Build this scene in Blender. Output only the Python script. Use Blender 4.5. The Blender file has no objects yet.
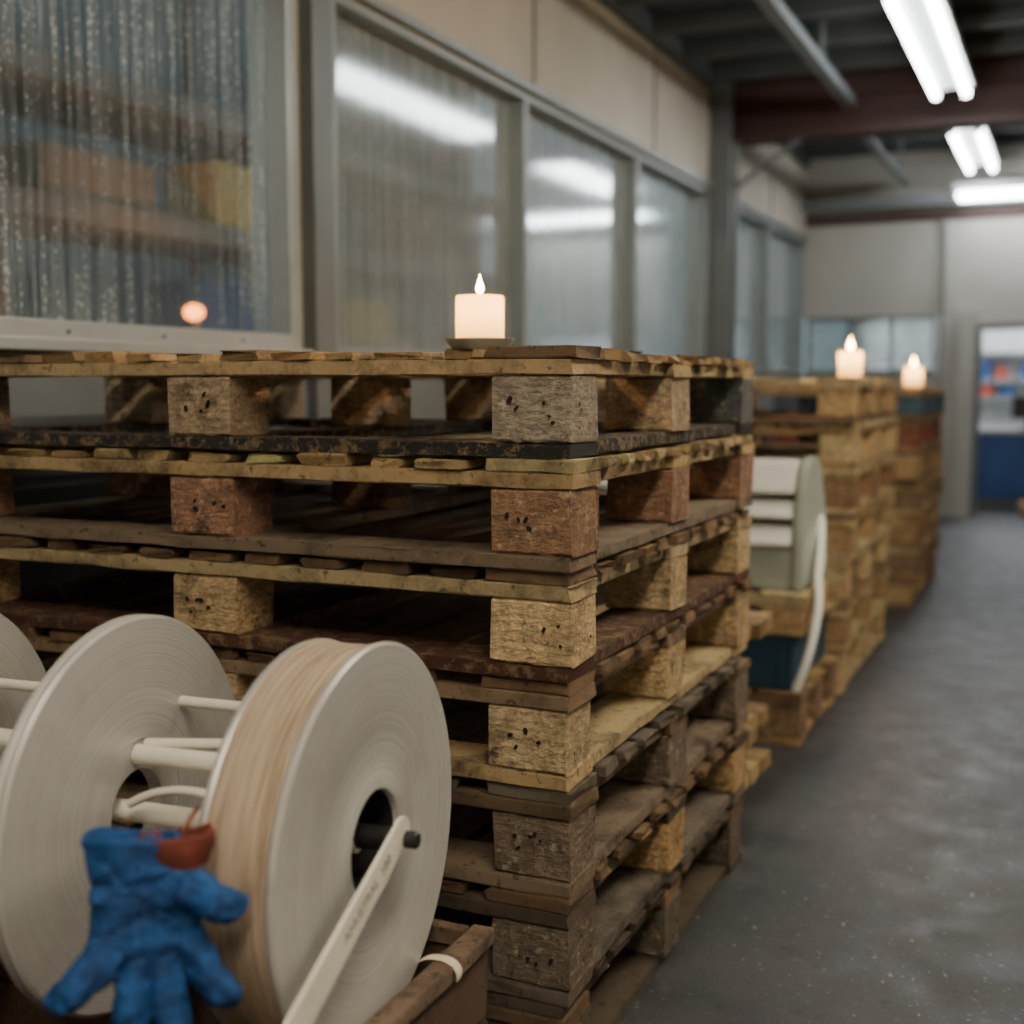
import bpy, bmesh, math, random
from mathutils import Vector, Matrix
R = random.Random(7)
C = bpy.context.scene.collection

# ---------------------------------------------------------------- node helpers
def new_mat(name):
    m = bpy.data.materials.new(name); m.use_nodes = True
    nt = m.node_tree; nt.nodes.clear()
    return m, nt
def nd(nt, t, **kw):
    n = nt.nodes.new(t)
    for k, v in kw.items():
        if k.startswith('i_'):
            n.inputs[k[2:].replace('_', ' ')].default_value = v
        else: setattr(n, k, v)
    return n
def lk(nt, a, b): nt.links.new(a, b)
def ramp(nt, fac, stops):
    r = nt.nodes.new('ShaderNodeValToRGB')
    el = r.color_ramp.elements
    while len(el) < len(stops): el.new(0.5)
    for e, (p, c) in zip(el, stops):
        e.position = p; e.color = (c, c, c, 1) if not isinstance(c, tuple) else (*c, 1)
    lk(nt, fac, r.inputs[0]); return r.outputs[0]
def coords(nt, scale=(1,1,1), kind='Object'):
    tc = nd(nt, 'ShaderNodeTexCoord'); mp = nd(nt, 'ShaderNodeMapping')
    mp.inputs['Scale'].default_value = scale
    lk(nt, tc.outputs[kind], mp.inputs[0]); return mp.outputs[0]
def noise(nt, vec, scale, detail=4, rough=.55):
    n = nd(nt, 'ShaderNodeTexNoise'); n.inputs['Scale'].default_value = scale
    n.inputs['Detail'].default_value = detail; n.inputs['Roughness'].default_value = rough
    if vec is not None: lk(nt, vec, n.inputs['Vector'])
    return n.outputs['Fac']
def mix(nt, fac, a, b, blend='MIX'):
    n = nd(nt, 'ShaderNodeMix', data_type='RGBA', blend_type=blend)
    for s, v in ((n.inputs[0], fac), (n.inputs[6], a), (n.inputs[7], b)):
        if isinstance(v, (int, float)): s.default_value = v
        elif isinstance(v, tuple): s.default_value = (*v, 1)
        else: lk(nt, v, s)
    return n.outputs[2]
def finish(nt, col, rough=.7, metal=0., bump=None, bs=.3, bd=.002, spec=.5, **extra):
    p = nd(nt, 'ShaderNodeBsdfPrincipled'); o = nd(nt, 'ShaderNodeOutputMaterial')
    if isinstance(col, tuple): p.inputs['Base Color'].default_value = (*col, 1)
    else: lk(nt, col, p.inputs['Base Color'])
    if isinstance(rough, (int, float)): p.inputs['Roughness'].default_value = rough
    else: lk(nt, rough, p.inputs['Roughness'])
    p.inputs['Metallic'].default_value = metal
    p.inputs['Specular IOR Level'].default_value = spec
    for k, v in extra.items(): p.inputs[k].default_value = v
    if bump is not None:
        b = nd(nt, 'ShaderNodeBump'); b.inputs['Strength'].default_value = bs; b.inputs['Distance'].default_value = bd
        lk(nt, bump, b.inputs['Height']); lk(nt, b.outputs[0], p.inputs['Normal'])
    lk(nt, p.outputs[0], o.inputs[0]); return p
def simple(name, col, rough=.6, metal=0., var=.15, scale=8, bump=.1, **ex):
    m, nt = new_mat(name)
    v = coords(nt)
    f = noise(nt, v, scale, 6, .6)
    c = mix(nt, ramp(nt, f, [(.35, 0.), (.65, 1.)]), tuple(x*(1-var) for x in col), col)
    finish(nt, c, rough, metal, noise(nt, v, scale*12, 3), bump, .001, **ex)
    return m
def emis(name, col, s):
    m, nt = new_mat(name)
    e = nd(nt, 'ShaderNodeEmission'); e.inputs[0].default_value = (*col, 1); e.inputs[1].default_value = s
    o = nd(nt, 'ShaderNodeOutputMaterial'); lk(nt, e.outputs[0], o.inputs[0]); return m

# ---------------------------------------------------------------- wood
def wood_mat():
    m, nt = new_mat('weathered_wood')
    at = nd(nt, 'ShaderNodeAttribute'); at.attribute_name = 'Col'
    uv = nd(nt, 'ShaderNodeUVMap'); uv.uv_map = 'UVMap'
    mp = nd(nt, 'ShaderNodeMapping'); mp.inputs['Scale'].default_value = (3.5, 75, 1); lk(nt, uv.outputs[0], mp.inputs[0])
    g = noise(nt, mp.outputs[0], 1.6, 8, .65)
    mp2 = nd(nt, 'ShaderNodeMapping'); mp2.inputs['Scale'].default_value = (9, 260, 1); lk(nt, uv.outputs[0], mp2.inputs[0])
    g2 = noise(nt, mp2.outputs[0], 1.3, 4, .6)
    ob = coords(nt)
    dirt = noise(nt, ob, 9, 8, .72)
    spots = noise(nt, ob, 55, 5, .7)
    raw = mix(nt, ramp(nt, spots, [(.35, 0.), (.65, 1.)]), (.22, .14, .08), (.52, .37, .20))
    peel = ramp(nt, noise(nt, ob, 42, 8, .75), [(.50, 0.), (.56, 1.)])
    inv = nd(nt, 'ShaderNodeMath', operation='SUBTRACT'); inv.inputs[0].default_value = 1; lk(nt, at.outputs['Alpha'], inv.inputs[1])
    pm = nd(nt, 'ShaderNodeMath', operation='MULTIPLY'); lk(nt, inv.outputs[0], pm.inputs[0]); lk(nt, peel, pm.inputs[1])
    base = mix(nt, pm.outputs[0], at.outputs['Color'], raw)
    c = mix(nt, 1., base, ramp(nt, g, [(.25, .34), (.5, 1.), (.75, 1.)]), 'MULTIPLY')
    c = mix(nt, 1., c, ramp(nt, g2, [(.3, .58), (.6, 1.)]), 'MULTIPLY')
    c = mix(nt, ramp(nt, dirt, [(.48, 0.), (.68, .9)]), c, (.050, .036, .025))
    c = mix(nt, ramp(nt, spots, [(.58, 0.), (.65, .7)]), c, (.028, .018, .013))
    add = nd(nt, 'ShaderNodeMath', operation='ADD'); lk(nt, g, add.inputs[0]); lk(nt, g2, add.inputs[1])
    finish(nt, c, .58, 0, add.outputs[0], .95, .0035, spec=.45)
    return m
def block_mat():
    m, nt = new_mat('pressed_chip_block')
    at = nd(nt, 'ShaderNodeAttribute'); at.attribute_name = 'Col'
    ob = coords(nt)
    w = coords(nt, (40, 40, 110))
    fib = noise(nt, w, 1., 6, .7)
    ds = nd(nt, 'ShaderNodeTexNoise'); ds.inputs['Scale'].default_value = 30; lk(nt, ob, ds.inputs['Vector'])
    sc = nd(nt, 'ShaderNodeVectorMath', operation='SCALE'); sc.inputs['Scale'].default_value = .06; lk(nt, ds.outputs['Color'], sc.inputs[0])
    ad = nd(nt, 'ShaderNodeVectorMath', operation='ADD'); lk(nt, ob, ad.inputs[0]); lk(nt, sc.outputs[0], ad.inputs[1])
    v = nd(nt, 'ShaderNodeTexVoronoi'); v.inputs['Scale'].default_value = 75; lk(nt, ad.outputs[0], v.inputs['Vector'])
    hs = nd(nt, 'ShaderNodeSeparateColor'); lk(nt, v.outputs['Color'], hs.inputs[0])
    c = mix(nt, 1., at.outputs['Color'], ramp(nt, hs.outputs[0], [(0., .70), (1., 1.)]), 'MULTIPLY')
    c = mix(nt, 1., c, ramp(nt, fib, [(.3, .58), (.55, 1.)]), 'MULTIPLY')
    d = noise(nt, ob, 20, 9, .8)
    d2 = noise(nt, ob, 13, 6, .7)
    wv = nd(nt, 'ShaderNodeTexWave', wave_type='RINGS'); wv.inputs['Scale'].default_value = 26; wv.inputs['Distortion'].default_value = 9; wv.inputs['Detail'].default_value = 3; wv.inputs['Detail Scale'].default_value = 2.2
    lk(nt, ob, wv.inputs['Vector'])
    c = mix(nt, ramp(nt, wv.outputs['Fac'], [(.0, .45), (.22, 0.)]), c, (.08, .05, .035))
    c = mix(nt, ramp(nt, d2, [(.48, 0.), (.68, .6)]), c, (.10, .07, .045))
    c = mix(nt, ramp(nt, d, [(.53, 0.), (.65, .9)]), c, (.045, .03, .022))
    c = mix(nt, ramp(nt, noise(nt, ob, 60, 6, .7), [(.56, 0.), (.64, .45)]), c, (.68, .57, .40))
    hb = nd(nt, 'ShaderNodeMath', operation='ADD'); lk(nt, d, hb.inputs[0]); lk(nt, fib, hb.inputs[1])
    finish(nt, c, .55, 0, hb.outputs[0], 1., .007, spec=.45)
    return m
WOOD, BLOCK = wood_mat(), block_mat()
HOLE = simple('nail_hole_dark', (.012, .009, .007), .9, var=.05)

class MB:
    def __init__(s): s.v=[]; s.f=[]; s.uv=[]; s.col=[]; s.mi=[]
    def face(s, idx, uvs, col, mi): s.f.append(idx); s.uv += uvs; s.col += [col]*len(idx); s.mi.append(mi)
    def board(s, c, axis, L, w, t, col, mi=0, n=6, jit=.0012, ch=.002, rough_end=.004, bow=.002, rot=0.):
        if len(col) == 3: col = (*col, 1.)
        a, b = w/2, t/2
        sec = [(-a+ch,-b),(a-ch,-b),(a,-b+ch),(a,b-ch),(a-ch,b),(-a+ch,b),(-a,b-ch),(-a,-b+ch)]
        per=[0]
        for i in range(8):
            p,q=sec[i],sec[(i+1)%8]; per.append(per[-1]+math.hypot(p[0]-q[0],p[1]-q[1]))
        base=len(s.v); ou,ov=R.uniform(0,30),R.uniform(0,30)
        ph=R.uniform(0,6); bw=R.uniform(-bow,bow)
        for k in range(n+1):
            sp=-L/2+L*k/n
            for (p,q) in sec:
                sl=sp
                if k in (0,n): sl+=R.uniform(-rough_end,rough_end)*.5
                pp=p+R.uniform(-jit,jit)+bw*math.sin(ph+3*sp); qq=q+R.uniform(-jit,jit)*.6
                if axis=='x': P=(sl,pp,qq)
                elif axis=='y': P=(-pp,sl,qq)
                else: P=(pp,qq,sl)
                if rot:
                    cr,sr=math.cos(rot),math.sin(rot); P=(P[0]*cr-P[1]*sr,P[0]*sr+P[1]*cr,P[2])
                s.v.append((c[0]+P[0],c[1]+P[1],c[2]+P[2]))
        for k in range(n):
            for i in range(8):
                j=(i+1)%8
                s.face([base+k*8+i,base+(k+1)*8+i,base+(k+1)*8+j,base+k*8+j],
                  [(ou+L*k/n,ov+per[i]),(ou+L*(k+1)/n,ov+per[i]),(ou+L*(k+1)/n,ov+per[i+1]),(ou+L*k/n,ov+per[i+1])],col,mi)
        ec=(col[0]*.9,col[1]*.85,col[2]*.8,1.)
        s.face([base+i for i in range(8)],[(ou+sec[i][0]*3,ov+sec[i][1]) for i in range(8)],ec,mi)
        s.face([base+n*8+i for i in reversed(range(8))],[(ou+sec[i][0]*3,ov+sec[i][1]) for i in reversed(range(8))],ec,mi)
    def disc(s, c, nrm, r, mi=2, th=.0008):
        n=Vector(nrm); t=n.orthogonal().normalized(); b=n.cross(t); base=len(s.v); K=10
        q=R.uniform(.6,1.1); ph=R.uniform(0,6)
        for i in range(K):
            a=2*math.pi*i/K; k=1+.22*math.sin(2*a+ph)+R.uniform(-.1,.1); p=Vector(c)+t*math.cos(a)*r*k+b*math.sin(a)*r*q*k+n*th; s.v.append(tuple(p))
        s.face([base+i for i in range(K)],[(0,0)]*K,(0,0,0,1),mi)
    def build(s, name, mats, parent=None, loc=(0,0,0), smooth=False):
        me=bpy.data.meshes.new(name); me.from_pydata(s.v,[],s.f)
        u=me.uv_layers.new(name='UVMap'); ca=me.color_attributes.new('Col','FLOAT_COLOR','CORNER')
        u.data.foreach_set('uv',[x for p in s.uv for x in p]); ca.data.foreach_set('color',[x for p in s.col for x in p])
        me.polygons.foreach_set('material_index',s.mi)
        for m in mats: me.materials.append(m)
        bm=bmesh.new(); bm.from_mesh(me); bmesh.ops.recalc_face_normals(bm,faces=bm.faces); bm.to_mesh(me); bm.free()
        o=bpy.data.objects.new(name,me); C.objects.link(o); o.location=loc
        if parent: o.parent=parent
        return o
def empty(name, loc=(0,0,0), rz=0):
    e=bpy.data.objects.new(name,None); C.objects.link(e); e.location=loc; e.rotation_euler[2]=rz; e.empty_display_size=.1; return e

# generic meshes --------------------------------------------------
def link_mesh(name, bm, mats, parent=None, loc=(0,0,0), smooth=True, rot=None):
    bmesh.ops.recalc_face_normals(bm,faces=bm.faces)
    me=bpy.data.meshes.new(name); bm.to_mesh(me); bm.free()
    for m in (mats if isinstance(mats,list) else [mats]): me.materials.append(m)
    if smooth:
        for p in me.polygons: p.use_smooth=True
    o=bpy.data.objects.new(name,me); C.objects.link(o); o.location=loc
    if rot: o.rotation_euler=rot
    if parent: o.parent=parent
    return o
def boxes(name, lst, mat, parent=None, bev=0., loc=(0,0,0)):
    bm=bmesh.new()
    for b in lst:
        x0,x1,y0,y1,z0,z1=b[:6]
        g=bmesh.ops.create_cube(bm,size=1)['verts']
        for v in g: v.co=Vector(((x0+x1)/2+v.co.x*(x1-x0),(y0+y1)/2+v.co.y*(y1-y0),(z0+z1)/2+v.co.z*(z1-z0)))
    if bev: bmesh.ops.bevel(bm,geom=list(bm.edges),offset=bev,segments=2,affect='EDGES',profile=.6)
    return link_mesh(name,bm,mat,parent,loc,smooth=False)
def pane(name, pts, mat, parent=None):
    me=bpy.data.meshes.new(name); me.from_pydata(pts,[],[(0,1,2,3)]); me.materials.append(mat)
    o=bpy.data.objects.new(name,me); C.objects.link(o)
    if parent: o.parent=parent
    return o
def lathe(name, prof, mat, axis='Z', seg=96, parent=None, loc=(0,0,0), closed=False, smooth=True, matidx=None):
    bm=bmesh.new(); rings=[]
    for (h,r) in prof:
        ring=[]
        if r<1e-6:
            P=(h,0,0) if axis=='X' else (0,0,h); ring=[bm.verts.new(P)]
        else:
            for i in range(seg):
                a=2*math.pi*i/seg; c,s=math.cos(a)*r,math.sin(a)*r
                ring.append(bm.verts.new((h,c,s) if axis=='X' else (c,s,h)))
        rings.append(ring)
    n=len(rings); rng=range(n) if closed else range(n-1)
    for k in rng:
        A,B=rings[k],rings[(k+1)%n]
        for i in range(seg):
            j=(i+1)%seg
            if len(A)==1 and len(B)==1: continue
            if len(A)==1: f=bm.faces.new((A[0],B[i],B[j]))
            elif len(B)==1: f=bm.faces.new((A[i],A[j],B[0]))
            else: f=bm.faces.new((A[i],A[j],B[j],B[i]))
            if matidx: f.material_index=matidx[k]
    o=link_mesh(name,bm,mat,parent,loc,smooth)
    if smooth:
        o.data.set_sharp_from_angle(angle=math.radians(35))
    return o
def tube(name, pts, r, mat, parent=None, flat=None, res=4):
    cu=bpy.data.curves.new(name,'CURVE'); cu.dimensions='3D'; cu.bevel_depth=r; cu.bevel_resolution=res; cu.use_fill_caps=True
    sp=cu.splines.new('POLY' if flat is None else 'NURBS'); sp.points.add(len(pts)-1)
    for p,q in zip(sp.points,pts): p.co=(*q,1)
    if flat is not None: sp.use_endpoint_u=True; sp.order_u=4; sp.resolution_u=8
    tmp=bpy.data.objects.new(name,cu); C.objects.link(tmp)
    dg=bpy.context.evaluated_depsgraph_get(); me=bpy.data.meshes.new_from_object(tmp.evaluated_get(dg))
    bpy.data.objects.remove(tmp); 
    me.materials.clear(); me.materials.append(mat)
    for p in me.polygons: p.use_smooth=True
    o=bpy.data.objects.new(name,me); C.objects.link(o)
    if parent: o.parent=parent
    return o

# ---------------------------------------------------------------- PALLETS
TAN=(.68,.46,.22); LT=(.90,.67,.35); DK=(.19,.145,.10); GR=(.30,.26,.20); RED=(.24,.10,.055)
BLK=(.03,.035,.035); PALE=(.92,.72,.42); BRN=(.36,.235,.13); ORG=(.62,.40,.19)
def vary(c, a=.18):
    k=1+R.uniform(-a,a); return tuple(min(.95,max(0,x*k*(1+R.uniform(-.03,.03)))) for x in c[:3])+((c[3],) if len(c)>3 else (1.,))
def pallet(name, z, parent, deck, strg, blk, bottom, W=1.18, D=.99, h=.1475, blkfn=None, nd_=14, hole=True, off=(0,0), low=False):
    m=MB(); bw=.115; bd=.1; t1=.020; t2=.021; t3=.0185; bh=h-t1-t2-t3; n=3 if low else 7
    zb=z+t1/2
    for y in (bd/2, D-bd/2): m.board((-W/2,y,zb),'x',W-.004,bd,t1-.001,vary(bottom),n=n+10,jit=.0018)
    for x in (-bw/2,-W/2,-W+bw/2): m.board((x,D/2,zb),'y',D-2*bd-.006,bw*.85,t1-.001,vary(bottom),n=n+4,jit=.0018)
    zk=z+t1+bh/2
    for ix,x in enumerate((-bw/2,-W/2,-W+bw/2)):
        for iy,y in enumerate((bd/2,D/2,D-bd/2)):
            c=blkfn(ix,iy) if blkfn else None
            c=vary(c or blk,.12)
            dx=R.uniform(-.003,.001); dy=R.uniform(-.001,.003)
            m.board((x+dx,y+dy,zk),'x',bw-R.uniform(0,.004),bd-.004,bh-.001,c,1,n=9,jit=.0016,ch=.004,rough_end=.005,bow=0)
            if hole:
                if iy==0:
                    cx,cz=R.uniform(-.02,.02),R.uniform(-.008,.008)
                    for k in range(R.choice((3,4,5))):
                        m.disc((x+dx+cx+R.uniform(-.032,.032),y+dy-bd/2+.0005,zk+cz+R.uniform(-.018,.018)),(0,-1,0),R.uniform(.0024,.0050),th=.0018)
                if ix==0:
                    for k in range(R.choice((1,2,3))):
                        m.disc((x+dx+bw/2-.002,y+dy+R.uniform(-.035,.035),zk+R.uniform(-.025,.025)),(1,0,0),R.uniform(.0022,.0038),th=.0042)
    zs=z+t1+bh+t2/2
    for y in (bd/2,D/2,D-bd/2): m.board((-W/2,y,zs),'x',W,bd,t2-.0006,vary(strg),n=n+9,rough_end=.006,jit=.0015)
    for x in (-bw*.35,):
        m.board((x,bd+ (D/2-bd/2-bd)/2,zs),'y',D/2-1.5*bd-.006,.05,t2-.001,vary(strg),n=n)
        m.board((x,D/2+bd/2+(D/2-1.5*bd)/2,zs),'y',D/2-1.5*bd-.006,.05,t2-.001,vary(strg),n=n)
    # deck boards run front-to-back, repaired with short cross slats along the right edge
    x=-W+.01; lim=-.135
    while x<lim:
        w=R.uniform(.045,.078); g=R.uniform(.02,.04)
        if x+w>lim: w=lim-x-.004
        if w<.025: break
        tt=t3-.001-R.uniform(0,.0075)
        m.board((x+w/2,D/2+R.uniform(-.004,.004),z+h-t3+tt/2+.0002),'y',D-R.uniform(0,.012),w,tt,vary(deck,.35),n=n,rough_end=.012,jit=.0025,ch=.003,rot=R.uniform(-.004,.004))
        x+=w+g
    y=0.002
    first=True
    while y<D-.04:
        w=.098 if first else R.uniform(.045,.075); g=R.uniform(.018,.035)
        if y+w>D: w=D-y
        L=.122 if first else R.uniform(.108,.124)
        tt=t3-.001-(0 if first else R.uniform(0,.006))
        m.board((-L/2-R.uniform(-.003,.005),y+w/2,z+h-t3+tt/2+.0002),'x',L,w,tt,vary(BRN if (first and deck is TAN) else deck,.3),n=3,rough_end=.010,jit=.002)
        y+=w+g; first=False
    return m.build(name,[WOOD,BLOCK,HOLE],parent)

BLKP=(*BLK,0.); REDP=(.17,.06,.035,0.); BLUE=(.03,.09,.16,0.); 
st=empty('pallet_stack',(-.586,1.473,0))
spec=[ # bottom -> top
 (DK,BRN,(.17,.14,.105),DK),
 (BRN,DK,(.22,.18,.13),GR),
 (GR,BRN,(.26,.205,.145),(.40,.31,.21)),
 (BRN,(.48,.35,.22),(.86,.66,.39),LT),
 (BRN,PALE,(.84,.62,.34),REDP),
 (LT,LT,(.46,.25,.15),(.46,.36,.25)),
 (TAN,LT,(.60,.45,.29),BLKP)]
def bf(i):
    def f(ix,iy):
        if i==1 and iy>0: return (.74,.50,.23)
        if i==3 and iy>0: return (.82,.60,.32)
        if i==6 and ix==0 and iy==0: return (.46,.39,.30)
        if i==6 and ix==0 and iy==2: return (.14,.17,.18)
        return None
    return f
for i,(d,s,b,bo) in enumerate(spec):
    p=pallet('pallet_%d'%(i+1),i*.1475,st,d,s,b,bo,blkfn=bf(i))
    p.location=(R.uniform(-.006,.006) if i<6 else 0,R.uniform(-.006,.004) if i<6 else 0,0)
st2=empty('pallet_stack',(-.62,3.93,0)); st2.scale=(1,1,.975)
cl=[LT,PALE,TAN,LT,PALE]
for i in range(7):
    b=R.choice([ORG,TAN,(.45,.25,.13),LT]); 
    pallet('pallet_%d'%(i+1),i*.1475,st2,R.choice(cl),R.choice(cl),b,R.choice([LT,PALE,BRN,TAN]),low=True,hole=False).location=(R.uniform(-.015,.012),R.uniform(-.01,.01),0)
st3=empty('pallet_stack',(-.60,5.6,0)); st3.scale=(1,1,.94)
s3=[(BRN,BRN,TAN,BRN),(TAN,LT,BRN,TAN),(BRN,TAN,ORG,BRN),(TAN,TAN,BRN,LT),(BRN,LT,TAN,BRN),(TAN,BRN,(.34,.09,.05),TAN),(TAN,TAN,(.05,.14,.24),BRN)]
for i,(a,b,c,d_) in enumerate(s3):
    pallet('pallet_%d'%(i+1),i*.1475,st3,a,b,c,d_,low=True,hole=False).location=(R.uniform(-.015,.012),R.uniform(-.01,.01),0)

# stack of off-cut planks behind the first stack
lm=MB(); z=0.; lv=0
while z<.49:
    lg=lv in (1,2,4)
    for y in (2.56,2.65,2.74):
        e1=-.605 if lg else -.67
        lm.board((e1-.3+R.uniform(-.01,.01),y,z+.0175),'x',.60,.075,.034,vary(R.choice([LT,TAN]) if lg else BRN,.2),n=5)
    z+=.036
    for x in (-.75,-1.10): lm.board((x,2.65,z+.035),'y',.26,.06,.068,vary(TAN,.2),n=3)
    z+=.072; lv+=1
lm.build('timber_offcut_pile',[WOOD])

# ---------------------------------------------------------------- CANDLES
def wax():
    m,nt=new_mat('candle_wax'); o=nd(nt,'ShaderNodeOutputMaterial')
    p=nd(nt,'ShaderNodeBsdfPrincipled'); p.inputs['Base Color'].default_value=(.92,.84,.60,1); p.inputs['Roughness'].default_value=.4
    t=nd(nt,'ShaderNodeBsdfTranslucent'); t.inputs[0].default_value=(1,.90,.58,1)
    mx=nd(nt,'ShaderNodeMixShader'); mx.inputs[0].default_value=.5
    lk(nt,p.outputs[0],mx.inputs[1]); lk(nt,t.outputs[0],mx.inputs[2]); lk(nt,mx.outputs[0],o.inputs[0]); return m
WAX=wax(); FL=emis('flame',(1,.56,.20),80); WICK=simple('wick',(.02,.015,.01),.9)
DISH=simple('dish_grey_metal',(.28,.32,.31),.35,.3)
def candle(x,y,z,r=.039,h=.077,dish=True,w=.55,fs=1.,gi=.55):
    e=empty('pillar_candle',(x,y,z))
    zb=0
    if dish:
        lathe('dish',[(0,0),(0,.040),(.003,.044),(.015,.054),(.020,.0565),(.0205,.0545),(.013,.044),(.011,0)],DISH,parent=e,seg=64); zb=.0115
    lathe('wax',[(zb,0),(zb,r-.002),(zb+.002,r),(zb+h-.004,r),(zb+h,r-.002),(zb+h,r-.005),(zb+h-.004,r-.009),(zb+h-.007,.008),(zb+h-.007,0)],WAX,parent=e,seg=64)
    tube('wick',[(0,0,zb+h-.008),(.0008,0,zb+h+.002),(.0015,0,zb+h+.009)],.001,WICK,e)
    fz=zb+h+.002
    lathe('flame',[(fz+a*fs,b*fs) for a,b in ((0,0),(.003,.0042),(.008,.0066),(.013,.0058),(.02,.0034),(.027,.0013),(.033,0))],FL,parent=e,seg=24)
    for nm,zz,ww,rr in (('glow_inside_wax',zb+h-.024,w*gi,.010),('flame_light',fz+.045,w,.012)):
        l=bpy.data.lights.new(nm,'POINT'); l.color=(1,.52,.20); l.energy=ww; l.shadow_soft_size=rr
        lo=bpy.data.objects.new(nm,l); C.objects.link(lo); lo.location=(0,0,zz); lo.parent=e
candle(-.873,1.80,1.0335,h=.077,w=2.0,gi=.30)
candle(-.682,4.22,1.0075,dish=False,h=.085,w=3.,fs=1.35,gi=.38)
candle(-.657,5.78,.971,dish=False,h=.09,w=3.,fs=1.35,gi=.38)

# ---------------------------------------------------------------- REELS
def reel_face():
    m,nt=new_mat('wound_tape_face')
    tc=nd(nt,'ShaderNodeTexCoord'); sp=nd(nt,'ShaderNodeSeparateXYZ'); lk(nt,tc.outputs['Object'],sp.inputs[0])
    a=nd(nt,'ShaderNodeMath',operation='MULTIPLY'); lk(nt,sp.outputs[1],a.inputs[0]); lk(nt,sp.outputs[1],a.inputs[1])
    b=nd(nt,'ShaderNodeMath',operation='MULTIPLY'); lk(nt,sp.outputs[2],b.inputs[0]); lk(nt,sp.outputs[2],b.inputs[1])
    c=nd(nt,'ShaderNodeMath',operation='ADD'); lk(nt,a.outputs[0],c.inputs[0]); lk(nt,b.outputs[0],c.inputs[1])
    s=nd(nt,'ShaderNodeMath',operation='SQRT'); lk(nt,c.outputs[0],s.inputs[0])
    n1=nd(nt,'ShaderNodeTexNoise',noise_dimensions='1D'); n1.inputs['Scale'].default_value=520; n1.inputs['Detail'].default_value=3; lk(nt,s.outputs[0],n1.inputs['W'])
    n2=nd(nt,'ShaderNodeTexNoise',noise_dimensions='1D'); n2.inputs['Scale'].default_value=60; n2.inputs['Detail'].default_value=4; lk(nt,s.outputs[0],n2.inputs['W'])
    sm=noise(nt,tc.outputs['Object'],14,6,.65)
    col=mix(nt,ramp(nt,n1.outputs['Fac'],[(.3,0.),(.7,1.)]),(.42,.42,.42),(.68,.68,.66))
    col=mix(nt,ramp(nt,n2.outputs['Fac'],[(.35,.35),(.65,0.)]),col,(.46,.44,.42))
    col=mix(nt,ramp(nt,sm,[(.5,0.),(.75,.5)]),col,(.40,.36,.31))
    ad=nd(nt,'ShaderNodeMath',operation='ADD'); lk(nt,n1.outputs['Fac'],ad.inputs[0]); lk(nt,n2.outputs['Fac'],ad.inputs[1])
    finish(nt,col,.36,.25,ad.outputs[0],.28,.001); return m
def reel_edge():
    m,nt=new_mat('wound_tape_edge')
    v=coords(nt,(1,.06,.06)); f=noise(nt,v,170,5,.6); f2=noise(nt,v,45,3)
    col=mix(nt,ramp(nt,f,[(.3,0.),(.65,1.)]),(.22,.155,.105),(.54,.43,.31))
    col=mix(nt,ramp(nt,f2,[(.4,0.),(.65,.5)]),col,(.44,.36,.29))
    finish(nt,col,.6,0,f,.6,.002); return m
RF,RE=reel_face(),reel_edge()
WHT=simple('cream_painted_steel',(.84,.80,.70),.4,.0,var=.12,scale=20,bump=.15)
BKP=simple('black_plastic_and_bore_shade',(.015,.015,.015),.4)
rig=Matrix.Rotation(math.radians(5),4,'Z'); A0=Vector((-.638,1.066,.508))
def ax(x,dy=0,dz=0): return A0+rig@Vector((x,dy,dz))
def reelloc(o,x,dz=0,dy=0): o.location=ax(x,dy,dz); o.rotation_euler[2]=math.radians(5)
TW=-.088
prof=[(TW,.058),(TW,.196),(TW+.003,.2055),(TW+.008,.207),(TW+.011,.2055)]
idx=[0,0,0,0]
x=TW+.012
while x<-.012:
    prof.append((x,.2035+R.uniform(-.0012,.0010))); idx.append(1); x+=.0022
prof+=[(-.010,.2055),(-.006,.2085),(-.002,.2085),(0,.206),(0,.120),(-.0006,.118),(-.0006,.064),(0,.063),(0,.057),(-.006,.055)]
idx+=[0]*10
prof.append((TW,.055)); idx+=[2,2]  # bore faces coloured black in place of shade inside the hub hole
o=lathe('tape_reel',prof,[RF,RE,BKP],axis='X',seg=160,closed=True,matidx=(idx+[0]*4)[:len(prof)]); reelloc(o,0)
def flange(x,r,dz=0):
    o=lathe('tape_reel',[(-.020,.046),(-.020,r-.004),(-.016,r-.001),(-.009,r-.004),(-.004,r-.001),(0,r-.005),(0,.08),(-.002,.078),(-.002,.046)],[RF],axis='X',seg=160,closed=True)
    reelloc(o,x,dz); return o
flange(-.290,.218,.002); flange(-.575,.218,.004)
fr=empty('reel_support_frame')
def rod(n,x0,x1,dy,dz,r,dy2=None,dz2=None):
    tube(n,[tuple(ax(x0,dy,dz)),tuple(ax(x1,dy if dy2 is None else dy2,dz if dz2 is None else dz2))],r,WHT,fr)
rod('axle',-.70,-.02,0,0,.012)
rod('spacer_rod_1',-.290,TW,.085,.105,.0065)
rod('spacer_rod_2',-.290,TW,.0,.066,.0115)
rod('spacer_rod_3',-.285,TW,.01,.076,.006,.03,.088)
rod('spacer_rod_4',-.575,-.310,.085,.105,.0065)
rod('spacer_rod_5',-.575,-.310,.0,.066,.0115)
tube('handle_loop',[tuple(ax(-.28,-.03,.02)),tuple(ax(-.24,-.03,.045)),tuple(ax(-.17,-.03,.045)),tuple(ax(-.125,-.03,.03)),tuple(ax(-.12,-.03,-.01))],.005,WHT,fr,flat=1)
for k in range(3):
    a=k*2.09+.5; tube('hub_spoke_%d'%k,[tuple(ax(-.07,0,0)),tuple(ax(-.07,.055*math.cos(a),.055*math.sin(a)))],.006,BKP,fr)
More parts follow.
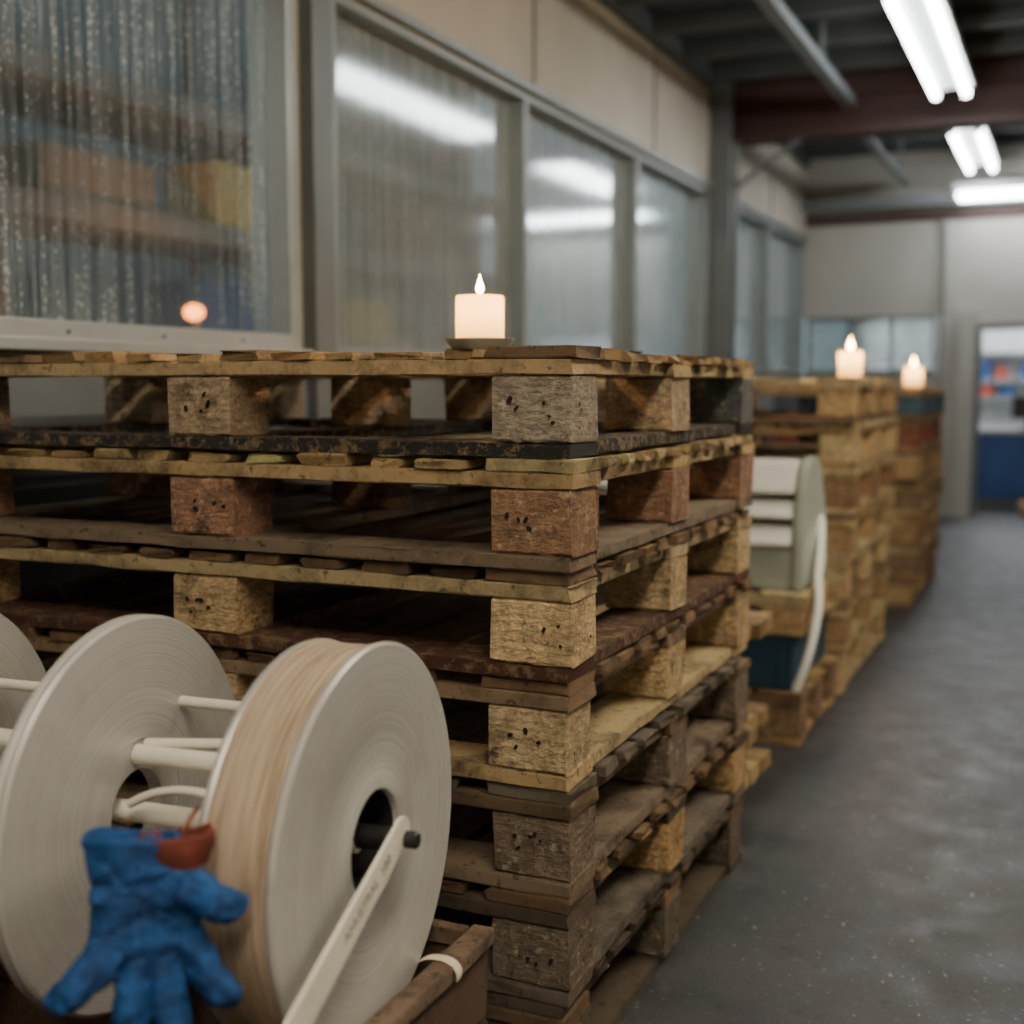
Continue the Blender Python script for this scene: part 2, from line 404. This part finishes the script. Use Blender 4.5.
hp=lathe('hub_plate',[(-.080,.0125),(-.080,.0545),(-.076,.0545),(-.076,.0125)],BKP,axis='X',seg=48,parent=fr,closed=True)
hp.location=tuple(ax(0)); hp.rotation_euler[2]=math.radians(5)
def arm(name,x,endy,endz,topy=0.,topz=.018):
    p0=Vector((x,topy,topz)); p1=Vector((x,endy,endz)); d=(p1-p0).normalized(); s=Vector((0,-d.z,d.y))
    bm=bmesh.new(); w=.0155; th=.005; out=[]
    for k in range(9):
        a=math.pi*k/8; out.append(p0-d*math.sin(a)*w+s*math.cos(a)*w)
    out.append(p1-s*w*1.25); out.append(p1+s*w*1.25)
    vs=[[bm.verts.new(tuple(A0+rig@(q+Vector((t,0,0))))) for q in out] for t in (-th/2,th/2)]
    bm.faces.new(vs[0]); bm.faces.new(list(reversed(vs[1])))
    for i in range(len(out)):
        j=(i+1)%len(out); bm.faces.new((vs[0][i],vs[0][j],vs[1][j],vs[1][i]))
    bmesh.ops.bevel(bm,geom=[e for e in bm.edges if e.calc_face_angle(0)>1.2],offset=.001,segments=1,affect='EDGES')
    link_mesh(name,bm,WHT,fr,smooth=False); return p0,d
p0,d=arm('support_arm_1',.030,-.325,-.125,-.002,.018)
boxes('arm_foot',[(-.603,-.585,.725,.765,.325,.40)],WHT,fr,bev=.002)
arm('support_arm_2',-.70,-.29,-.185)
def at(name,prof,mat,x,dy,dz):
    o=lathe(name,prof,mat,axis='X',seg=32,parent=fr); o.location=ax(x,dy,dz); o.rotation_euler[2]=math.radians(5)
at('hub_bolt',[(-.02,0),(-.02,.009),(.008,.009),(.010,.0075),(.010,0)],BKP,.036,.004,.008)
at('hub_collar',[(-.10,0),(-.10,.013),(-.005,.013),(-.005,0)],BKP,.032,.002,.006)
tx=bpy.data.curves.new('arm_lettering','FONT'); tx.body='ANUSTRAL  180'; tx.size=.0155; tx.extrude=.0002; tx.align_y='CENTER'
to=bpy.data.objects.new('arm_lettering',tx); C.objects.link(to); to.parent=fr
tx.materials.append(simple('grey_stamp',(.25,.23,.21),.7))
xax=-(rig@Vector((0,d.y,d.z))); nax=(rig@Vector((1,0,0))); yax=nax.cross(xax)
M=Matrix((xax,yax,nax)).transposed().to_4x4(); M.translation=A0+rig@(p0+d*.145+Vector((.0028,0,0))); to.matrix_world=M

# ---------------------------------------------------------------- CRATE under the reels
cm=MB(); CB=(.20,.12,.075); X0,X1,Y0,Y1,H=-1.50,-.610,.72,1.276,.335
for k,(z0,z1) in enumerate(((.012,.112),(.118,.222),(.228,H-.022))):
    zc=(z0+z1)/2; hh=z1-z0
    cm.board((X1-.009,(Y0+Y1)/2,zc),'y',Y1-Y0,.016,hh,vary(CB,.2),n=8)
    cm.board((X0+.009,(Y0+Y1)/2,zc),'y',Y1-Y0,.016,hh,vary(CB,.2),n=8)
    cm.board(((X0+X1)/2,Y0+.009,zc),'x',X1-X0-.036,.016,hh,vary(CB,.2),n=8)
    cm.board(((X0+X1)/2,Y1-.009,zc),'x',X1-X0-.036,.016,hh,vary(CB,.2),n=8)
RW=(.40,.27,.17)
for x in (X0+.012,X1-.008): cm.board((x,(Y0+Y1)/2,H-.010),'y',Y1-Y0+.008,.028,.020,vary(RW),n=8)
for y in (Y0+.012,Y1-.010): cm.board(((X0+X1)/2,y,H-.010),'x',X1-X0-.05,.022,.020,vary(RW),n=8)
for x in (X0+.04,X1-.035):
    for y in (Y0+.035,Y1-.03): cm.board((x,y,H/2-.01),'z',H-.03,.03,.03,vary(CB),n=3)
cm.board(((X0+X1)/2,(Y0+Y1)/2,.012),'x',X1-X0-.04,Y1-Y0-.04,.02,vary(CB),n=4)
cm.build('wooden_crate',[WOOD])
TAPE=simple('cream_tape',(.78,.68,.5),.6)
def ribbon(name,pts,w,mat,wd=(0,1,0),parent=None):
    bm=bmesh.new(); wd=Vector(wd)*w/2; L=[(bm.verts.new(Vector(p)-wd),bm.verts.new(Vector(p)+wd)) for p in pts]
    for a,b in zip(L,L[1:]): bm.faces.new((a[0],a[1],b[1],b[0]))
    o=link_mesh(name,bm,mat,parent); s=o.modifiers.new('s','SOLIDIFY'); s.thickness=.0012
    u=o.modifiers.new('u','SUBSURF'); u.levels=u.render_levels=2; return o
ribbon('tape_offcut',[(x-.008,y,z) for x,y,z in ((-.655,1.175,.315),(-.64,1.18,.335),(-.622,1.182,.3385),(-.600,1.18,.339),(-.588,1.178,.328),(-.592,1.176,.315))],.016,TAPE)

# ---------------------------------------------------------------- GLOVE
def glove():
    g=empty('work_glove',(-.706,.800,.512),math.radians(42))
    S=.00087
    bm=bmesh.new()
    def ball(p,r,sc=(1,1,1)):
        M=Matrix.Translation(p)@Matrix.Diagonal((*[r*x for x in sc],1)); bmesh.ops.create_icosphere(bm,subdivisions=2,radius=1,matrix=M)
    def chain(pts,dup=7,fl=.8):
        for (a,ra),(b,rb) in zip(pts,pts[1:]):
            a=Vector(a);b=Vector(b)
            for k in range(dup+1):
                t=k/dup; ball(a.lerp(b,t),ra+(rb-ra)*t,(1,fl,1))
    P=lambda px,py,d=0:( (px-150)*S, d, (930-py)*S)
    # sleeve of the glove: slack, folded, barely narrower than the palm
    chain([(P(118,858,.004),.0195),(P(126,900,0),.0225)],7,.55)
    chain([(P(136,858,.002),.0200),(P(146,900,0),.0225)],7,.60)
    chain([(P(154,858,.004),.0195),(P(168,900,0),.0225)],7,.55)
    # palm from four metacarpals
    for (a,b,ra,rb) in (((122,892),(117,938),.0215,.0175),((138,892),(138,960),.0215,.0172),((156,892),(163,962),.0215,.0172),((170,892),(188,948),.0205,.0168)):
        chain([(P(*a,0),ra),(P(*b,-.004),rb)],8,.62)
    def finger(p):
        chain([(P(x,y,d),r) for x,y,d,r in p],9,.82)
    finger([(115,936,-.004,.0160),(97,953,-.018,.0146),(81,968,-.023,.0140),(69,981,-.014,.0122)])
    finger([(137,960,-.004,.0156),(132,990,-.018,.0142),(130,1020,-.021,.0136),(133,1050,-.006,.0116)])
    finger([(163,962,-.004,.0156),(167,994,-.018,.0142),(172,1026,-.021,.0134),(174,1056,-.006,.0114)])
    finger([(188,948,-.004,.0152),(203,966,-.018,.0136),(214,985,-.022,.0128),(223,1004,-.010,.0110)])
    finger([(170,890,-.002,.0185),(191,887,-.014,.0168),(210,893,-.024,.0152),(228,906,-.020,.0132)])
    m,nt=new_mat('blue_rubberised_fabric')
    ob=coords(nt); n2=noise(nt,ob,38,5); n3=noise(nt,coords(nt,(1,1,1.8)),90,5,.6)
    wk=nd(nt,'ShaderNodeTexWave'); wk.bands_direction='Z'; wk.inputs['Scale'].default_value=170; wk.inputs['Distortion'].default_value=1.5; lk(nt,ob,wk.inputs['Vector'])
    col=mix(nt,ramp(nt,n2,[(.35,0.),(.65,1.)]),(.004,.036,.135),(.009,.080,.275))
    ms=nd(nt,'ShaderNodeMath',operation='MULTIPLY_ADD'); lk(nt,wk.outputs['Fac'],ms.inputs[0]); ms.inputs[1].default_value=.12; lk(nt,n3,ms.inputs[2])
    finish(nt,col,.66,0,ms.outputs[0],.7,.005,spec=.35)
    o=link_mesh('glove_body',bm,m,g)
    r=o.modifiers.new('r','REMESH'); r.mode='VOXEL'; r.voxel_size=.0015; r.use_smooth_shade=True
    s=o.modifiers.new('s','SMOOTH'); s.factor=.5; s.iterations=3
    t=bpy.data.textures.new('folds','MUSGRAVE'); t.noise_scale=.020; t.octaves=2
    dm=o.modifiers.new('d','DISPLACE'); dm.texture=t; dm.strength=.0035; dm.mid_level=.4
    t2=bpy.data.textures.new('wrinkle','CLOUDS'); t2.noise_scale=.011; t2.noise_depth=1
    dm2=o.modifiers.new('d2','DISPLACE'); dm2.texture=t2; dm2.strength=.0030; dm2.mid_level=.5
    def sleeve(name,mat,cx,cz,a,b,rings,tilt):
        bm=bmesh.new(); RR=[]
        for (dz,k) in rings:
            RR.append([bm.verts.new((cx+math.cos(t_)*a*k,.004+math.sin(t_)*b*k+.0016*math.sin(5*t_+60*dz),cz+dz+tilt*math.cos(t_)+.0022*math.sin(3*t_+1))) for t_ in [2*math.pi*i/56 for i in range(56)]])
        for A,B in zip(RR,RR[1:]):
            for i in range(56): bm.faces.new((A[i],A[(i+1)%56],B[(i+1)%56],B[i]))
        link_mesh(name,bm,mat,g)
    sleeve('cuff',m,-.012,.046,.039,.017,((0,.90),(.012,.95),(.022,.98),(.031,1.00),(.034,1.04),(.037,1.05),(.040,1.02),(.039,.96),(.032,.92),(.010,.86)),-.004)
    CU=simple('rust_red_lining',(.17,.034,.018),.8,var=.4,scale=60,bump=.5)
    sleeve('cuff_lining',CU,.022,.068,.034,.015,((-.014,.9),(-.006,.98),(-.002,1.05),(.004,1.07),(.009,1.05),(.013,1.0),(.015,.95),(.012,.90),(-.01,.86)),.003)
    tube('hanging_loop',[(.030,.010,.078),(.036,.016,.088),(.042,.03,.092),(.046,.045,.090)],.0022,CU,g,flat=1)
glove()

# ---------------------------------------------------------------- ROOM SHELL
XW=-1.95; YF=9.8; ZC=2.75; XR=2.6; YB=-2.2
def floor_mat():
    m,nt=new_mat('worn_concrete_floor'); v=coords(nt)
    n1=noise(nt,v,1.4,9,.68); n2=noise(nt,v,9,8,.7); n3=noise(nt,v,60,4,.7); n4=noise(nt,v,20,7,.78); n5=noise(nt,v,150,3,.6)
    c=mix(nt,ramp(nt,n1,[(.40,0.),(.60,1.)]),(.020,.022,.024),(.048,.050,.053))
    c=mix(nt,ramp(nt,n2,[(.42,0.),(.68,.55)]),c,(.075,.075,.073))
    c=mix(nt,ramp(nt,n5,[(.55,0.),(.66,.4)]),c,(.11,.11,.105))
    c=mix(nt,ramp(nt,n3,[(.645,0.),(.675,.85)]),c,(.40,.40,.38))
    c=mix(nt,ramp(nt,n4,[(.55,0.),(.66,.7)]),c,(.011,.012,.013))
    rg=ramp(nt,n2,[(.35,.36),(.65,.58)])
    finish(nt,c,rg,0,n3,.3,.002,spec=.42); return m
FLR=floor_mat()
boxes('floor',[(-6.2,XR+.1,YB-.1,12.6,-.1,0)],FLR)
BEI=simple('beige_wall_panel',(.46,.42,.335),.7,var=.15,scale=2)
DGW=simple('dark_lower_wall',(.13,.14,.14),.8,var=.2,scale=3)
WHW=simple('offwhite_wall',(.46,.44,.39),.7,var=.1,scale=2)
GRY=simple('grey_painted_steel',(.15,.165,.165),.45,.3,var=.15,scale=6)
ALU=simple('window_aluminium',(.38,.41,.41),.4,.4,var=.1,scale=10)
MUL=simple('grey_mullion',(.24,.27,.27),.45,.3,var=.1,scale=10)
RDB=simple('oxide_red_beam',(.065,.028,.024),.6,var=.25,scale=5)
CEI=simple('dark_ceiling_deck',(.05,.056,.053),.7,var=.3,scale=3)
RST=simple('purlin_steel',(.085,.095,.09),.5,.3,var=.2,scale=4)
Z0,Z1=1.07,2.07
wy=[(.5,2.86),(3.04,4.385),(4.385,5.70),(5.70,6.95),(7.3,8.5),(8.5,9.72)]
wl=[(XW-.12,XW,YB,YF,0,Z0),(XW-.12,XW,YB,YF,Z1,ZC),(XW-.12,XW,YB,.5,Z0,Z1),(XW-.12,XW,2.86,3.04,Z0,Z1),(XW-.12,XW,6.95,7.3,Z0,Z1),(XW-.12,XW,9.72,YF,Z0,Z1)]
boxes('wall_left',wl,[BEI])
boxes('wall_left_dado',[(XW+.001,XW+.012,YB,YF-.01,.0,Z0-.02)],DGW)
boxes('trim_1',[(XW,XW+.03,YB,YF,Z1+.02,Z1+.045)],MUL)
boxes('trim_2',[(XW,XW+.006,y-.006,y+.006,Z1+.065,ZC) for y in (1.2,4.50,6.0,8.6)]+[(XW,XW+.03,YB,YF,ZC-.12,ZC)],RST)
boxes('trim_3',[(XW,XW+.045,2.90,3.00,0,ZC)],GRY)
def glass_mat(name, haze, hcol, tint, streak, gl, rg, bstr=.1):
    m,nt=new_mat(name)
    s1=noise(nt,coords(nt,(1,42,.75)),1.,6,.62)
    s2=noise(nt,coords(nt,(1,120,2.2)),1.,4,.65)
    vv=nd(nt,'ShaderNodeTexVoronoi'); vv.inputs['Scale'].default_value=1.; lk(nt,coords(nt,(1,105,70)),vv.inputs['Vector'])
    drop=ramp(nt,vv.outputs['Distance'],[(.22,1.),(.40,0.)])
    big=noise(nt,coords(nt,(1,1.6,2.2)),1.,3)
    st_=ramp(nt,s1,[(.46,0.),(.57,1.)]); st2=ramp(nt,s2,[(.50,0.),(.64,1.)])
    def mul(a,b):
        q=nd(nt,'ShaderNodeMath',operation='MULTIPLY'); lk(nt,a,q.inputs[0])
        if isinstance(b,float): q.inputs[1].default_value=b
        else: lk(nt,b,q.inputs[1])
        return q.outputs[0]
    def mx_(a,b):
        q=nd(nt,'ShaderNodeMath',operation='MAXIMUM'); lk(nt,a,q.inputs[0]); lk(nt,b,q.inputs[1]); return q.outputs[0]
    b2=mx_(mx_(mul(st_,drop),mul(st2,.45)),mx_(mul(st_,.30),mul(drop,.20)))
    bm_=mul(b2,ramp(nt,big,[(.35,.4),(.6,1.)]))
    f=nd(nt,'ShaderNodeMath',operation='MULTIPLY_ADD',use_clamp=True); lk(nt,bm_,f.inputs[0]); f.inputs[1].default_value=streak; f.inputs[2].default_value=haze
    tr=nd(nt,'ShaderNodeBsdfTransparent'); tr.inputs[0].default_value=(*tint,1)
    df=nd(nt,'ShaderNodeBsdfDiffuse'); df.inputs[0].default_value=(*hcol,1)
    tl=nd(nt,'ShaderNodeBsdfTranslucent'); tl.inputs[0].default_value=(*hcol,1)
    m0=nd(nt,'ShaderNodeMixShader'); m0.inputs[0].default_value=.45; lk(nt,df.outputs[0],m0.inputs[1]); lk(nt,tl.outputs[0],m0.inputs[2])
    m1=nd(nt,'ShaderNodeMixShader'); lk(nt,f.outputs[0],m1.inputs[0]); lk(nt,tr.outputs[0],m1.inputs[1]); lk(nt,m0.outputs[0],m1.inputs[2])
    g=nd(nt,'ShaderNodeBsdfGlossy'); g.inputs['Roughness'].default_value=rg; g.inputs[0].default_value=(.9,.95,.95,1)
    bp=nd(nt,'ShaderNodeBump'); bp.inputs['Strength'].default_value=bstr; bp.inputs['Distance'].default_value=.001; lk(nt,b2,bp.inputs['Height']); lk(nt,bp.outputs[0],g.inputs['Normal'])
    geo=nd(nt,'ShaderNodeNewGeometry'); io=nd(nt,'ShaderNodeMath',operation='MULTIPLY_ADD'); lk(nt,geo.outputs['Backfacing'],io.inputs[0]); io.inputs[1].default_value=1/1.5-1.5; io.inputs[2].default_value=1.5
    fr_=nd(nt,'ShaderNodeFresnel'); lk(nt,io.outputs[0],fr_.inputs[0])
    fm=nd(nt,'ShaderNodeMath',operation='MULTIPLY',use_clamp=True); lk(nt,fr_.outputs[0],fm.inputs[0]); fm.inputs[1].default_value=gl
    m2=nd(nt,'ShaderNodeMixShader'); lk(nt,fm.outputs[0],m2.inputs[0]); lk(nt,m1.outputs[0],m2.inputs[1]); lk(nt,g.outputs[0],m2.inputs[2])
    o=nd(nt,'ShaderNodeOutputMaterial'); lk(nt,m2.outputs[0],o.inputs[0]); return m
G1=glass_mat('rain_streaked_glass',.05,(.80,.88,.90),(.80,.88,.90),.95,2.0,.05,.08)
G2=glass_mat('misted_glass',.36,(.62,.67,.66),(.6,.68,.68),.85,2.1,.08,.05)
for k,(a,b) in enumerate(wy):
    e=empty('window_%d'%(k+1),(XW,(a+b)/2,(Z0+Z1)/2)); hl=(b-a)/2; hz=(Z1-Z0)/2; w=.045 if k==0 else .02
    fb=[(-.10,.02,-hl,hl,-hz,-hz+w),(-.10,.02,-hl,hl,hz-w,hz),(-.10,.02,-hl,-hl+w,-hz+w,hz-w),(-.10,.02,hl-w,hl,-hz+w,hz-w)]
    if k==0: fb.append((-.005,.05,-hl-.02,hl+.02,-hz-.02,-hz+.006))
    boxes('frame',fb,ALU if k==0 else MUL,e,bev=.003)
    ly,lz=hl-w+.004,hz-w+.004
    pane('glass',[(-.045,-ly,-lz),(-.045,ly,-lz),(-.045,ly,lz),(-.045,-ly,lz)],G1 if k==0 else G2,e)
bm=bmesh.new()
for y in (1.7,2.0,2.3,2.6): bmesh.ops.create_icosphere(bm,subdivisions=2,radius=.005,matrix=Matrix.Translation((XW+.021,y,Z0+.022)))
link_mesh('window_sill_screws',bm,GRY)

# far wall with door opening and windows
boxes('wall_far',[(XW-.12,-.95,YF,YF+.12,0,1.06),(XW-.12,-.95,YF,YF+.12,1.50,ZC),(-.95,-.66,YF,YF+.12,0,ZC),(-.66,.20,YF,YF+.12,1.40,ZC),(.20,XR+.1,YF,YF+.12,0,ZC)],WHW)
boxes('trim_4',[(XW,XR,YF-.03,YF,2.20,2.26)],RDB)
boxes('trim_7',[(-.935,-.905,YF-.04,YF,0,2.2)],MUL)
boxes('trim_5',[(XW,XR,YF-.14,YF-.03,2.29,2.37)],MUL)
boxes('trim_6',[(-.80,-.68,YF-.10,YF,0,1.52)],WHW)
e=empty('window_7',(-1.44,YF,1.28))
boxes('frame',[(-.48,.48,-.02,.02,-.22,-.19),(-.48,.48,-.02,.02,.19,.22)]+[(x-.012,x+.012,-.02,.02,-.19,.19) for x in (-.468,-.16,.16,.468)],GRY,e)
pane('glass',[(-.47,.03,-.2),(.47,.03,-.2),(.47,.03,.2),(-.47,.03,.2)],G2,e)
e=empty('door_1',(-.23,YF,0)); boxes('door_frame',[(-.45,-.41,-.03,.10,0,1.43),(.41,.45,-.03,.10,0,1.43),(-.41,.41,-.03,.10,1.385,1.43)],GRY,e)
boxes('wall_right',[(XR,XR+.12,YB,YF,0,ZC)],WHW)
boxes('wall_back',[(XW-.12,XR+.12,YB-.12,YB,0,ZC)],WHW)
boxes('ceiling',[(XW-.12,XR+.12,YB-.12,YF+.12,ZC,ZC+.08)],CEI)
y=YB+.3; pl=[]
while y<YF-.2:
    if abs(y-7.45)>.2: pl.append((XW+.03,XR,y-.03,y+.03,ZC-.09,ZC-.0))
    y+=.52
boxes('ceiling_purlins',pl,RST)
boxes('ceiling_beam',[(XW+.0,XR,7.16,7.34,ZC-.38,ZC-.35),(XW,XR,7.235,7.265,ZC-.36,ZC-.15),(XW,XR,7.16,7.34,ZC-.17,ZC-.15),(XW,XR,7.235,7.265,ZC-.15,ZC-.001)],RDB)
boxes('steel_column',[(XW,XW+.13,7.0,7.03,0,ZC-.01),(XW,XW+.13,7.15,7.18,0,ZC-.385),(XW+.05,XW+.08,7.03,7.15,0,ZC-.385)],GRY)
boxes('cable_tray',[(-1.225,-1.165,YB,7.15,2.50,2.510),(-1.225,-1.218,YB,7.15,2.510,2.55),(-1.172,-1.165,YB,7.15,2.510,2.55)]+[(-1.205,-1.185,yy,yy+.02,2.51,ZC-.005) for yy in (.5,2.5,4.5,6.3)],MUL)
boxes('cable_tray',[(-1.22,-1.16,7.36,YF-.15,2.44,2.45),(-1.22,-1.213,7.36,YF-.15,2.45,2.49)]+[(-1.19,-1.17,yy,yy+.02,2.45,ZC-.005) for yy in (7.9,9.2)],MUL)
tube('ceiling_brace',[(XW+.13,7.1,2.1),(XW+.5,7.22,2.39)],.015,GRY)

# fluorescent fixtures
TB=emis('fluorescent_tube',(.95,.98,1.0),30)
TBW=emis('added_warm_fill_tube',(1.,.86,.66),115)
TBN=emis('added_cool_hall_tube',(.80,.93,1.),18)
TBD=emis('added_backroom_tube',(.95,.98,1.),90)
FXH=simple('fixture_white',(.6,.62,.62),.5)
def fixture(x,y0,y1,z=2.48,along='y',gap=.075,tb=TB):
    L=y1-y0; e=empty('fluorescent_light',(x,(y0+y1)/2,z))
    if along=='x': e.rotation_euler[2]=math.pi/2
    boxes('housing',[(-gap-.035,gap+.035,-L/2-.02,L/2+.02,.03,.075)],FXH,e,bev=.006)
    boxes('end_caps',[(s*gap-.02,s*gap+.02,yy-.012,yy+.012,-.02,.03) for s in (-1,1) for yy in (-L/2-.006,L/2+.006)],FXH,e)
    for s in (-1,1): tube('tube_%d'%(s+2),[(s*gap,-L/2,0),(s*gap,L/2,0)],.019,tb,e)
    boxes('hangers',[(-.006,.006,yy-.006,yy+.006,.075,ZC-z if z<2.7 else .6) for yy in (-L*.35,L*.35)],GRY,e)
    return e
fixture(-.65,5.1,6.95)
fixture(-.66,7.95,9.4)
fixture(-.35,-.6,.6,2.32,'x').location=(-.22,9.52,2.32)
fixture(.75,2.3,4.1,tb=TBW)  # out-of-view fixture added to brighten the near pallets
fixture(.30,-1.3,.7,tb=TBW)  # unseen front fill added above the camera

# back room beyond the door
boxes('wall_backroom',[(-1.6,-1.5,YF+.12,12.2,0,2.2),(1.2,1.3,YF+.12,12.2,0,2.2),(-1.6,1.3,12.2,12.3,0,2.2),(-1.6,1.3,YF+.12,12.3,2.2,2.3)],simple('white_backroom',(.75,.77,.78),.7))
BLM=simple('blue_cabinet_paint',(.02,.07,.22),.5)
e=empty('service_counter',(0,0,0))
boxes('counter_body',[(-.75,.5,10.5,10.9,.08,.60)],BLM,e,bev=.006)
boxes('counter_top',[(-.78,.53,10.46,10.94,.60,.63)],ALU,e,bev=.004)
boxes('counter_plinth',[(-.72,.47,10.54,10.86,0,.08)],GRY,e)
e=empty('computer_monitor',(-.33,10.68,.63)); boxes('screen',[(-.12,.12,0,.02,.08,.26)],BKP,e,bev=.003); boxes('stand',[(-.015,.015,.0,.02,.01,.08),(-.07,.07,-.04,.06,0,.01)],BKP,e)
e=empty('wall_shelf',(0,0,0)); boxes('shelf_boards',[(-.9,.4,12.0,12.2,.85,.88),(-.9,.4,12.0,12.2,1.0,1.03),(-.9,.4,12.0,12.2,1.25,1.28)],ALU,e); boxes('folders',[(-.8,-.7,12.02,12.18,1.03,1.2),(-.62,-.5,12.02,12.18,.88,.98),(-.45,-.3,12.02,12.18,1.03,1.18),(-.2,.0,12.02,12.18,1.28,1.4)],BLM,e)
boxes('red_boxes',[(-.78,-.68,12.02,12.18,.88,.97),(-.66,-.56,12.02,12.18,1.03,1.13)],simple('red_box',(.4,.06,.04),.5),e)
fixture(-.35,10.5,11.9,2.08,tb=TBD)  # hidden fixture added to make the doorway interior brighter
pm=MB()
for y in (10.02,10.12,10.22): pm.board((-.1,y,.09),'x',.5,.08,.02,vary(ORG),n=3)
for x in (-.3,.1): pm.board((x,10.12,.04),'y',.3,.07,.078,vary(ORG),n=3)
pm.build('wooden_skid',[WOOD])

# ---------------------------------------------------------------- MACHINE on pallets
mp_=empty('machine_pallet',(-.64,3.30,0))
pallet('pallet_1',0,mp_,TAN,BRN,BRN,TAN,W=.95,D=.56,low=True,hole=False)
BLB=simple('dark_blue_crate_plastic',(.02,.06,.10),.5)
e=empty('plastic_crate',(-.66,3.33,.1480))
boxes('crate_body',[(-.85,-.01,.0,.50,0,.13)],BLB,e,bev=.006)
boxes('crate_rim',[(-.86,0,-.01,.51,.13,.155)]+[(x,x+.015,-.006,0,.01,.13) for x in (-.8,-.6,-.4,-.2,-.05)],BLB,e,bev=.003)
ps=empty('machine_pallet',(-.635,3.30,.3045)); pallet('pallet_2',0,ps,LT,PALE,TAN,LT,W=.95,D=.56,h=.115,low=True,hole=False)
GRN=simple('pale_green_enamel',(.44,.49,.43),.35,var=.15,scale=5); WPL=simple('white_plastic_cover',(.92,.93,.89),.3,var=.06)
mc=empty('packing_machine',(-.652,3.34,.4205))
def prism(name,prof,x0,x1,mat,parent,bev=.006):
    bm=bmesh.new(); A=[bm.verts.new((x0,y,z)) for y,z in prof]; B=[bm.verts.new((x1,y,z)) for y,z in prof]
    bm.faces.new(A); bm.faces.new(list(reversed(B)))
    for i in range(len(prof)): j=(i+1)%len(prof); bm.faces.new((A[i],A[j],B[j],B[i]))
    bmesh.ops.bevel(bm,geom=list(bm.edges),offset=bev,segments=2,affect='EDGES')
    return link_mesh(name,bm,mat,parent,smooth=False)
side=[(0,0),(0,.15),(.03,.28),(.055,.335),(.10,.36),(.20,.36),(.25,.34),(.29,.24),(.36,.16),(.38,.0)]
prism('side_plate_right',side,-.03,0,GRN,mc,.008); prism('side_plate_left',side,-.74,-.71,GRN,mc,.008)
prism('lower_body',[(.01,.0),(.01,.12),(.36,.12),(.36,.0)],-.71,-.03,GRN,mc)
prism('core_body',[(.13,.11),(.13,.34),(.20,.34),(.28,.19),(.34,.13)],-.71,-.03,GRN,mc)
for k,(y,z,hh) in enumerate(((-.012,.122,.05),(.005,.195,.045),(.022,.262,.085))):
    prism('cover_%d'%(k+1),[(y,z),(y-.002,z+.01),(y+.035,z+hh),(y+.10,z+hh+.008),(y+.12,z+.005)],-.705,-.034,WPL,mc,.004)
tube('white_hose',[(-.655,3.60,.60),(-.640,3.55,.56),(-.630,3.48,.50),(-.625,3.42,.45),(-.608,3.36,.42),(-.604,3.32,.36),(-.612,3.29,.29),(-.628,3.275,.22),(-.65,3.28,.165)],.012,WPL,mc,flat=1).matrix_parent_inverse=Matrix.Translation((.652,-3.34,-.4205))

# ---------------------------------------------------------------- ADJACENT HALL seen through the glass
boxes('wall_neighbour_hall',[(-6.2,-6.1,YB,12.4,0,5.2)],simple('neighbour_grey_wall',(.15,.19,.21),.8,var=.4,scale=1.2))
rk=empty('storage_rack',(0,0,0))
posts=[(-4.0,-3.95,y,y+.05,0,3.2) for y in (2.0,3.7,5.7,7.1,8.8)]+[(-4.6,-4.55,y,y+.05,0,3.2) for y in (2.0,3.7,5.7,7.1,8.8)]
shel=[(-4.62,-3.5,1.9,9.0,1.18,1.22)]+[(-4.62,-3.93,1.9,9.0,z-.10,z) for z in (1.78,2.35)]
boxes('rack_posts',posts,BKP,rk); boxes('rack_shelves',shel,simple('grey_shelf',(.20,.19,.17),.7),rk)
YEL=simple('yellow_bin',(.70,.46,.08),.5)
boxes('yellow_bins',[(-4.3,-3.96,5.15,5.5,1.78,2.1),(-4.3,-3.96,6.4,6.9,1.22,1.5)],YEL,rk,bev=.01)
boxes('blue_bins',[(-4.3,-3.96,5.0,5.5,1.22,1.5),(-4.3,-3.96,3.2,3.6,1.22,1.45)],BLM,rk,bev=.01)
boxes('cartons',[(-4.4,-3.97,2.5,3.0,1.78,2.1),(-4.4,-3.97,4.0,4.7,1.78,2.0),(-4.4,-3.97,7.4,8.2,1.78,2.2)],simple('carton',(.30,.22,.14),.8),rk,bev=.005)
ln=empty('candle_reflection_globe',(-3.62,4.52,1.2205))  # glowing globe added in place of a candle reflection in the pane
lathe('globe_base',[(0,0),(0,.035),(.012,.035),(.016,.02),(.05,.018),(.05,0)],BKP,parent=ln,seg=32)
lathe('glowing_globe',[(.05,0),(.053,.02),(.065,.038),(.085,.045),(.105,.038),(.117,.02),(.12,0)],emis('amber_glow',(1,.24,.04),11),parent=ln,seg=40)
gl_=bpy.data.lights.new('reflection_glow_light','POINT'); gl_.color=(1,.4,.12); gl_.energy=9; gl_.shadow_soft_size=.05  # added point lamp, spreads the stand-in reflection's glow
lo=bpy.data.objects.new('reflection_glow_light',gl_); C.objects.link(lo); lo.parent=ln; lo.location=(.12,-.05,.12)
fixture(-3.0,5.9,7.6,3.0,tb=TBN)  # hidden cool fixture added to brighten this hall

# ---------------------------------------------------------------- WORLD + CAMERA
w=bpy.data.worlds.new('World'); bpy.context.scene.world=w; w.use_nodes=True
bg=w.node_tree.nodes['Background']; bg.inputs[0].default_value=(.52,.68,.75,1); bg.inputs[1].default_value=.6
cam=bpy.data.cameras.new('camera'); co=bpy.data.objects.new('camera',cam); C.objects.link(co)
co.location=(0,0,.98); co.rotation_euler=(math.radians(90-5.87),0,math.radians(24.4))
cam.lens=43.4; cam.sensor_width=36; cam.clip_start=.02
cam.dof.use_dof=True; cam.dof.focus_distance=1.62; cam.dof.aperture_fstop=2.5
bpy.context.scene.camera=co
